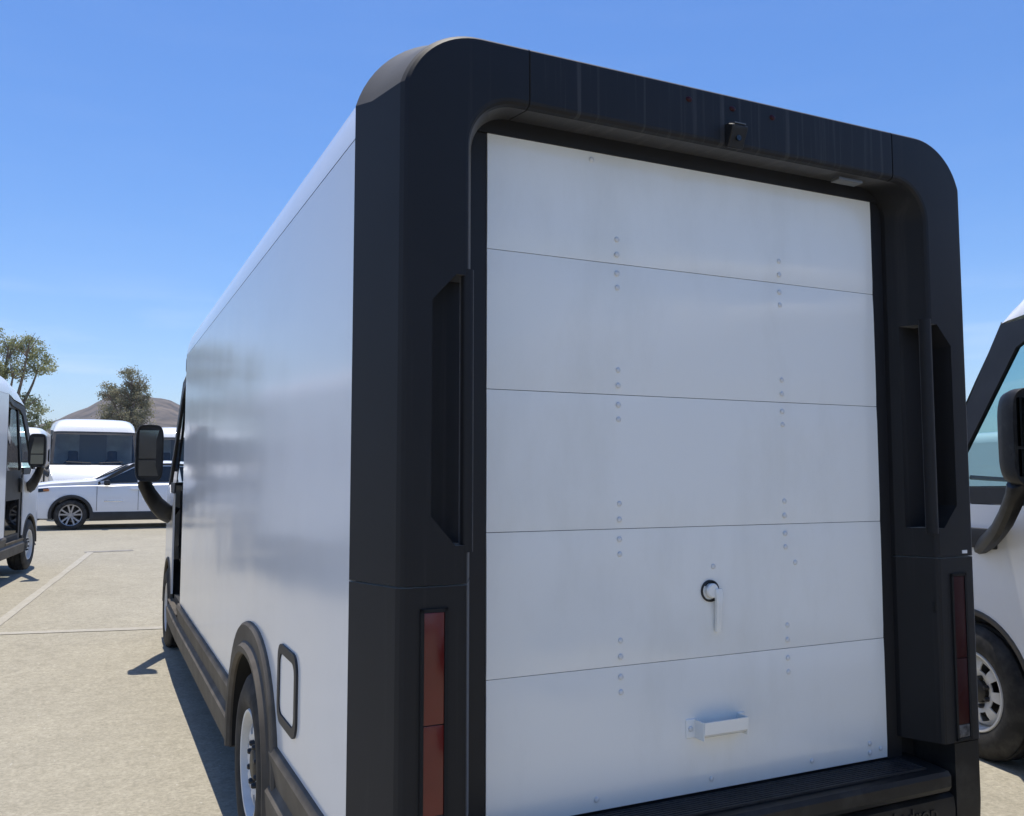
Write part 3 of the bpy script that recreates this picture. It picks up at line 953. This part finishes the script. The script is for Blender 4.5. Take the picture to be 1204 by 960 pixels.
    for x in (-.52, .52):
        bm = bmesh.new()
        bm_box(bm, x - .24, x + .24, 5.25, 5.75, .88, 1.04, .05)
        bm_box(bm, x - .18, x + .18, 5.3, 5.7, .56, .90, .02)
        se = obj_from_bm('seat', bm, 'seat_fabric', root)
        bm = bmesh.new()
        rings = []
        for z, y, w, d in ((1.0, 5.27, .23, .09), (1.3, 5.22, .25, .09), (1.55, 5.18, .24, .08), (1.64, 5.16, .14, .06), (1.68, 5.15, .13, .06), (1.86, 5.13, .13, .06), (1.90, 5.13, .10, .04)):
            rings.append([(x + w * math.copysign(abs(math.cos(a)) ** .5, math.cos(a)), y + d * math.copysign(abs(math.sin(a)) ** .5, math.sin(a)), z) for a in [2 * math.pi * q / 16 for q in range(16)]])
        loft(bm, rings)
        obj_from_bm('backrest', bm, 'seat_fabric', se)
    bm = bmesh.new()
    rings = []
    for k in range(24):
        a = 2 * math.pi * k / 24
        cpt = Vector((-.52 + .2 * math.cos(a), 6.10 + .2 * math.sin(a) * .55, 1.32 + .2 * math.sin(a) * .8))
        rings.append([cpt + Vector((.016 * math.cos(b) * math.cos(a), .016 * math.sin(b), .016 * math.cos(b) * math.sin(a))) for b in [2 * math.pi * q / 6 for q in range(6)]])
    rings.append(rings[0])
    loft(bm, rings, caps=False)
    bm_box(bm, -.72, -.32, 6.09, 6.12, 1.30, 1.34); bm_box(bm, -.54, -.50, 6.10, 6.3, 1.28, 1.33)
    obj_from_bm('steering_wheel', bm, 'dash_black', root)
    return root

van = build_van()
tag(van, 'white delivery van with black rear surround and closed white roller door, seen from behind', 'van', 'white delivery vans in the lot')

FAR_SKIP = ('rivet', 'sticker', 'button', 'camera_label', 'wordmark', 'tread_plate', 'marker_lamp', 'latch', 'pull_handle')
def place_van(label, x, y, bearing, skip=FAR_SKIP, z=None):
    """bearing: where the nose points, degrees clockwise from +Y"""
    v = copy_tree(van, None, skip)
    v.location = (x, y, gz(y) if z is None else z)
    v.rotation_euler = (0, 0, -rad(bearing))
    tag(v, label, 'van', 'white delivery vans in the lot')
    return v
def root_from(local, worldxy, bearing):
    b = rad(bearing); c, s = math.cos(b), math.sin(b)
    lx, ly = local
    return worldxy[0] - (lx * c + ly * s), worldxy[1] - (-lx * s + ly * c)

# left: seen from behind, right side showing, nose turned to the right
B = 9
p = root_from((1.11, FRONT_W), (-2.58, 12.70), B)
lv = place_van('white delivery van with dark side door and long black mirror, left of the parked car', p[0], p[1], B, z=gz(7.5) + .02)
lv.rotation_euler[0] = math.atan(0.018)
# right: side on, front wheel and mirror beside the big van's rear corner
B = 12
p = root_from((-1.11, FRONT_W), (2.72, 1.18), B)
place_van('white delivery van with teal window and black mirror beside the rear corner post', p[0], p[1], B, z=-0.004)
# far: facing us behind the parked car
p = root_from((0, 6.9), (-1.72, 24.6), 178)
place_van('white delivery van facing us with a broad windscreen, directly behind the parked white car', p[0], p[1], 178, z=gz(25))
p = root_from((0, 6.9), (-4.55, 33.6), 181)
place_van('distant white delivery van half hidden by the long black mirror of another van', p[0], p[1], 181, z=gz(34))
p = root_from((0, 6.9), (1.15, 30.4), 180)
place_van('distant white delivery van peeping out behind the big black door mirror', p[0], p[1], 180, z=gz(31))
p = root_from((0, 4.0), (22.3, 15.3), 20)
place_van('white delivery van seen only through the teal window of another van', p[0], p[1], 20, z=0.0)

# the big van's own left door is slid open, back into the cargo wall
od = bpy.data.objects[van['open_door']]
od.location = (0.05, -0.93, 0)
for ch in van.children:      # its front quarter glass on that side is darkened to imitate the dark doorway
    if ch.name.startswith('quarter_window') and ch.data.vertices[0].co.x < 0:
        ch.material_slots[0].link = 'OBJECT'; ch.material_slots[0].material = M['dark_glass']
for o in list(bpy.data.objects):
    if 'open_door' in o: del o['open_door']

# ------------------------------------------------------------------ SUV
def build_suv():
    root = empty('parked_car')
    # stations: y, half width, bottom, shoulder z, top half width, top z, cabin?
    st = [(2.20, .66, .42, .82, .58, .90), (2.16, .80, .30, .94, .68, 1.02), (2.02, .88, .25, 1.00, .75, 1.09), (1.75, .905, .24, 1.03, .78, 1.13), (1.32, .91, .24, 1.05, .80, 1.16),
          (.95, .91, .23, 1.06, .80, 1.18), (.80, .91, .23, 1.06, .80, 1.20), (.45, .91, .23, 1.05, .70, 1.36), (.10, .91, .23, 1.06, .64, 1.54), (-.25, .91, .23, 1.07, .62, 1.61),
          (-.8, .91, .23, 1.08, .62, 1.63), (-1.3, .91, .24, 1.10, .61, 1.60), (-1.75, .90, .26, 1.12, .60, 1.54), (-1.95, .88, .28, 1.12, .60, 1.44), (-2.13, .85, .32, 1.10, .62, 1.15), (-2.19, .78, .40, 1.02, .62, 1.05)]
    rings = []
    for y, w, zb, zs, wt, zt in st:
        h = [(w * .80, zb), (w - .03, zb + .04), (w - .005, zb + .20), (w, (zb + zs) / 2 + .06), (w - .012, zs - .14), (w - .03, zs - .03), (w - .07, zs), (wt + .05, zt - .05), (wt - .02, zt - .008), (wt * .5, zt + .012)]
        rings.append([(x, y, z) for x, z in h] + [(0, y, zt + .018)] + [(-x, y, z) for x, z in reversed(h)])
    bm = bmesh.new(); loft(bm, rings)
    bmesh.ops.recalc_face_normals(bm, faces=bm.faces)
    me = bpy.data.meshes.new('body'); bm.to_mesh(me); bm.free()
    cut = []
    for yc in (1.32, -1.32):
        bm = bmesh.new(); bmesh.ops.create_cone(bm, cap_ends=True, segments=40, radius1=.40, radius2=.40, depth=2.2)
        bmesh.ops.rotate(bm, cent=(0, 0, 0), matrix=Matrix.Rotation(rad(90), 3, 'Y'), verts=bm.verts)
        bmesh.ops.translate(bm, vec=(0, yc, .36), verts=bm.verts)
        cm = bpy.data.meshes.new('c'); bm.to_mesh(cm); bm.free(); cut.append(cm)
    me = boolean_diff(me, cut); me.name = 'body'
    body = obj_from_me('body', me, 'suv_white', root, sharp=30)
    box('underbody', 'underbody', root, -.70, .70, -1.9, 1.9, .26, .60)
    def surf(y, z):   # greenhouse side: interpolate between shoulder and roof edge
        for a, b in zip(st[:-1], st[1:]):
            if b[0] <= y <= a[0]:
                t = (a[0] - y) / (a[0] - b[0])
                w, zs, wt, zt = [a[i] + (b[i] - a[i]) * t for i in (1, 3, 4, 5)]
                k = (z - zs) / max(.05, (zt - .05 - zs))
                return (w - .07) + ((wt + .05) - (w - .07)) * max(0, min(1, k))
        return .8
    for s in (-1, 1):
        for nm, pts in (('side_window', [(.70, 1.085), (.36, 1.27), (-.02, 1.46), (-.10, 1.475), (-.10, 1.10)]), ('side_window', [(-.16, 1.10), (-.16, 1.49), (-.95, 1.50), (-1.02, 1.12)]), ('side_window', [(-1.10, 1.13), (-1.04, 1.49), (-1.38, 1.46), (-1.62, 1.20)])):
            bm = sheet_yz(pts, lambda y, z, s=s: s * (surf(y, z) + .012), grid=.15, thick=.012)
            obj_from_bm(nm, bm, 'privacy_glass', root)
        # window trim
        bm = bmesh.new()
        tr = [(.76, 1.06), (.40, 1.275), (.0, 1.50), (-.3, 1.535), (-.95, 1.54), (-1.40, 1.50)]
        rings = []
        for y, z in tr:
            x = s * (surf(y, z) + .016); up = .06 if y > -.2 else .025; rings.append([(x, y, z + up), (x - s * .05, y, z + up + .01), (x - s * .03, y, z - .02), (x, y, z - .02)])
        loft(bm, rings); obj_from_bm('window_trim', bm, 'suv_cladding', root)
        # black arch cladding and sills
        for yc in (1.32, -1.32):
            rings = []
            for k in range(21):
                a = rad(-12 + 204 * k / 20)
                c_, s_ = math.cos(a), math.sin(a)
                rings.append([(s * .905, yc + .475 * c_, .36 + .465 * s_), (s * .925, yc + .47 * c_, .36 + .46 * s_), (s * .93, yc + .41 * c_, .36 + .41 * s_), (s * .90, yc + .395 * c_, .36 + .395 * s_), (s * .60, yc + .395 * c_, .36 + .395 * s_)])
            bm = bmesh.new(); loft(bm, rings, closed_ring=False, caps=False)
            obj_from_bm('wheel_arch', bm, 'suv_cladding', root)
        bm = bmesh.new(); bm_box(bm, *sorted((s * .80, s * .925)), -.92, .92, .215, .42, .03); obj_from_bm('sill', bm, 'suv_cladding', root)
        # door seams and handles
        bm = bmesh.new()
        for y in (.78, -.12, -.98):
            bm_box(bm, *sorted((s * .9, s * .9115)), y - .004, y + .004, .45, 1.02)
        obj_from_bm('door_seam', bm, 'gap_black', root)
        for y in (-.02, -.86): box('door_handle', 'suv_white', root, *sorted((s * .90, s * .935)), y - .02 - .09, y + .07, .93, .965, .008)
        box('badge', 'chrome', root, *sorted((s * .905, s * .916)), .22, .62, .66, .685, .003)
        mb = bmesh.new(); bm_box(mb, *sorted((s * .88, s * 1.04)), .50, .64, 1.03, 1.16, .04); obj_from_bm('door_mirror', mb, 'suv_cladding', root)
        hb = bmesh.new()
        loft(hb, [[(s * .62, 2.195, .84), (s * .62, 2.185, .92)], [(s * .77, 2.165, .86), (s * .77, 2.15, .95)], [(s * .875, 2.04, .88), (s * .865, 2.03, .97)], [(s * .912, 1.80, .91), (s * .90, 1.80, .98)]], closed_ring=False, caps=False)
        hl = obj_from_bm('headlight', hb, 'privacy_glass', root); 
        box('turn_lamp', 'amber_lens', hl, *sorted((s * .885, s * .918)), 1.78, 1.90, .91, .96, .008)
    # windscreen
    bm = bmesh.new()
    loft(bm, [[(x * .81, .80 + .06 * (1 - x * x), 1.20) for x in (-1, -.5, 0, .5, 1)], [(x * .70, .10 + .05 * (1 - x * x), 1.55) for x in (-1, -.5, 0, .5, 1)]], closed_ring=False, caps=False)
    bmesh.ops.translate(bm, vec=(0, .0, .012), verts=bm.verts)
    obj_from_bm('windscreen', bm, 'privacy_glass', root)
    bm = bmesh.new(); bm_box(bm, -.80, .80, 1.95, 2.17, .24, .40, .04); obj_from_bm('front_bumper', bm, 'suv_cladding', root)
    bm = bmesh.new(); bm_box(bm, -.50, .50, 2.15, 2.215, .66, .80, .02); obj_from_bm('grille', bm, 'hub_black', root)
    for yc in (1.32, -1.32):
        for s in (-1, 1):
            bm = bmesh.new(); lathe_x(bm, [(-.02, 0), (-.02, .15), (-.05, .15), (-.05, 0)], 20)
            w = obj_from_bm('wheel', bm, 'hub_black', root)
            w.location = (s * .80, yc, .352); w.rotation_euler = (0, 0, 0 if s > 0 else math.pi)
            bm = bmesh.new()
            lathe_x(bm, [(.10, .245), (.115, .27), (.112, .31), (.095, .345), (.07, .355), (-.07, .355), (-.1, .33), (-.1, .245)], 40, closed=True)
            obj_from_bm('tyre', bm, 'tyre_rubber', w)
            bm = bmesh.new()
            lathe_x(bm, [(.105, .247), (.10, .232), (.06, .225), (-.08, .22)], 40)
            lathe_x(bm, [(.075, 0), (.075, .05), (.05, .06)], 20)
            for k in range(5):
                for d in (-.19, .19):
                    a = 2 * math.pi * k / 5 + .3
                    r0, r1 = .04, .232
                    pts0 = Vector((0, math.cos(a + d * .5), math.sin(a + d * .5))) * r0; pts1 = Vector((0, math.cos(a + d * 1.35), math.sin(a + d * 1.35))) * r1
                    t = Vector((0, -math.sin(a), math.cos(a)))
                    rings = []
                    for q, ww in ((0, .022), (.5, .017), (1, .022)):
                        c_ = pts0.lerp(pts1, q); X = Vector((.075 + .02 * q, 0, 0))
                        rings.append([c_ + X + t * ww, c_ + X - t * ww, c_ + X - t * ww - Vector((.03, 0, 0)), c_ + X + t * ww - Vector((.03, 0, 0))])
                    loft(bm, rings)
            obj_from_bm('rim', bm, 'alloy', w)
    return root
suv = build_suv()
# side-on, nose to the left: heading bearing 270
p = root_from((-.90, 1.32), (-2.20, 20.78), 270)
suv.location = (p[0], p[1], gz(20.8) - .01); suv.rotation_euler = (0, 0, -rad(270))
tag(suv, 'white compact car with black wheel-arch cladding parked side-on across the lot', 'car')

# ------------------------------------------------------------------ trees
def tree(x, y, h, crown, label, leaf, seed, lobes):
    rng = random.Random(seed)
    root = empty('eucalyptus_tree', (x, y, gz(y)))
    bm = bmesh.new()
    def limb(p0, p1, r0, r1, n=6):
        rings = []
        d = (p1 - p0).normalized(); a = d.orthogonal().normalized(); b = d.cross(a)
        bend = Vector((rng.uniform(-1, 1), rng.uniform(-1, 1), 0)) * (p1 - p0).length * .06
        for i in range(n + 1):
            t = i / n; c = p0.lerp(p1, t) + bend * math.sin(math.pi * t); r = r0 + (r1 - r0) * t
            rings.append([c + (a * math.cos(q) + b * math.sin(q)) * r for q in [2 * math.pi * k / 8 for k in range(8)]])
        loft(bm, rings)
    fork = Vector((0, 0, h * .38))
    limb(Vector((0, 0, -.1)), fork, .30, .20)
    for cx, cz, rx, rz in lobes:
        tip = Vector((cx, rng.uniform(-.8, .8), cz))
        limb(fork, tip, .14, .04)
        for k in range(4):
            e = tip + Vector((rng.uniform(-1, 1) * rx, rng.uniform(-1, 1) * rx, rng.uniform(-.6, 1) * rz))
            limb(tip.lerp(fork, .15), e, .045, .012, 4)
    obj_from_bm('trunk', bm, 'bark', root)
    vs_, fs = [], []
    for cx, cz, rx, rz in lobes:
        nclump = int(26 * rx * rz + 12)
        cy = rng.uniform(-.6, .6)
        for _ in range(nclump):
            while True:
                q = Vector((rng.uniform(-1, 1), rng.uniform(-1, 1), rng.uniform(-1, 1)))
                if q.length < 1: break
            c = Vector((cx + q.x * rx, cy + q.y * rx, cz + q.z * rz))
            cr_ = rng.uniform(.16, .40)
            for _ in range(rng.randint(38, 66)):
                o = Vector((rng.gauss(0, 1), rng.gauss(0, 1), rng.gauss(0, .8))) * cr_ * .6
                p0 = c + o
                L = rng.uniform(.08, .15); w = L * .4
                d = Vector((rng.uniform(-1, 1), rng.uniform(-1, 1), rng.uniform(-1.4, .4))).normalized()
                e = d.cross(Vector((rng.uniform(-1, 1), rng.uniform(-1, 1), rng.uniform(-1, 1)))).normalized() * w
                i = len(vs_)
                vs_ += [p0 - e * .3, p0 + d * L * .5 - e, p0 + d * L, p0 + d * L * .5 + e]
                fs.append((i, i + 1, i + 2, i + 3))
    me = bpy.data.meshes.new('crown'); me.from_pydata([tuple(v) for v in vs_], [], fs); me.update()
    obj_from_me('crown', me, leaf, root, smooth=False)
    return tag(root, label, 'tree', 'trees beyond the lot')
tree(-7.0, 66.5, 11.0, 3, 'tall loose olive-green tree rising behind the van with the dark side door', 'leaf_olive', 5,
     [(-1.6, 9.8, 1.0, .9), (-.2, 9.2, .8, .9), (1.0, 9.4, 1.0, .75), (1.6, 8.2, 1.05, .8), (.2, 7.6, 1.0, .7), (-1.6, 7.6, 1.4, 1.0), (.9, 5.2, 1.3, 1.0), (-.8, 5.0, 1.4, 1.2), (1.5, 4.0, 1.1, .8), (.2, 3.2, 1.4, .7), (-3.2, 8.6, 1.3, 1.0), (-3.4, 6.2, 1.4, 1.2)])
tree(.45, 74.0, 9.6, 3, 'brownish bushy tree standing behind the van that faces us', 'leaf_brown', 9,
     [(-1.35, 6.9, .65, .9), (-1.3, 5.4, .7, 1.0), (-.4, 6.6, .8, .9), (.3, 8.4, .75, .85), (1.0, 7.7, .75, .8), (.3, 6.8, 1.0, 1.0), (1.35, 6.2, .75, .9), (0, 5.2, 1.3, 1.0), (1.2, 4.6, .9, .9), (-1.0, 4.0, 1.1, .9), (.4, 3.6, 1.4, .8)])

# ------------------------------------------------------------------ haze
bm = bmesh.new(); bm_box(bm, -2900, 2900, -2900, 3300, -1.0, 190)
hz = obj_from_bm('haze', bm, 'sticker_white', smooth=False)
hm = bpy.data.materials.new('air'); hm.use_nodes = True
hn = hm.node_tree.nodes; hn.clear()
ho = hn.new('ShaderNodeOutputMaterial'); hv = hn.new('ShaderNodeVolumePrincipled')
hv.inputs['Color'].default_value = (0.86, 0.90, 1.0, 1)
hv.inputs['Density'].default_value = 0.00024
hv.inputs['Anisotropy'].default_value = 0.2
hm.node_tree.links.new(hv.outputs[0], ho.inputs['Volume'])
hz.data.materials.clear(); hz.data.materials.append(hm)
tag(hz, 'thin pale summer haze over the lot and hills', kind='stuff')
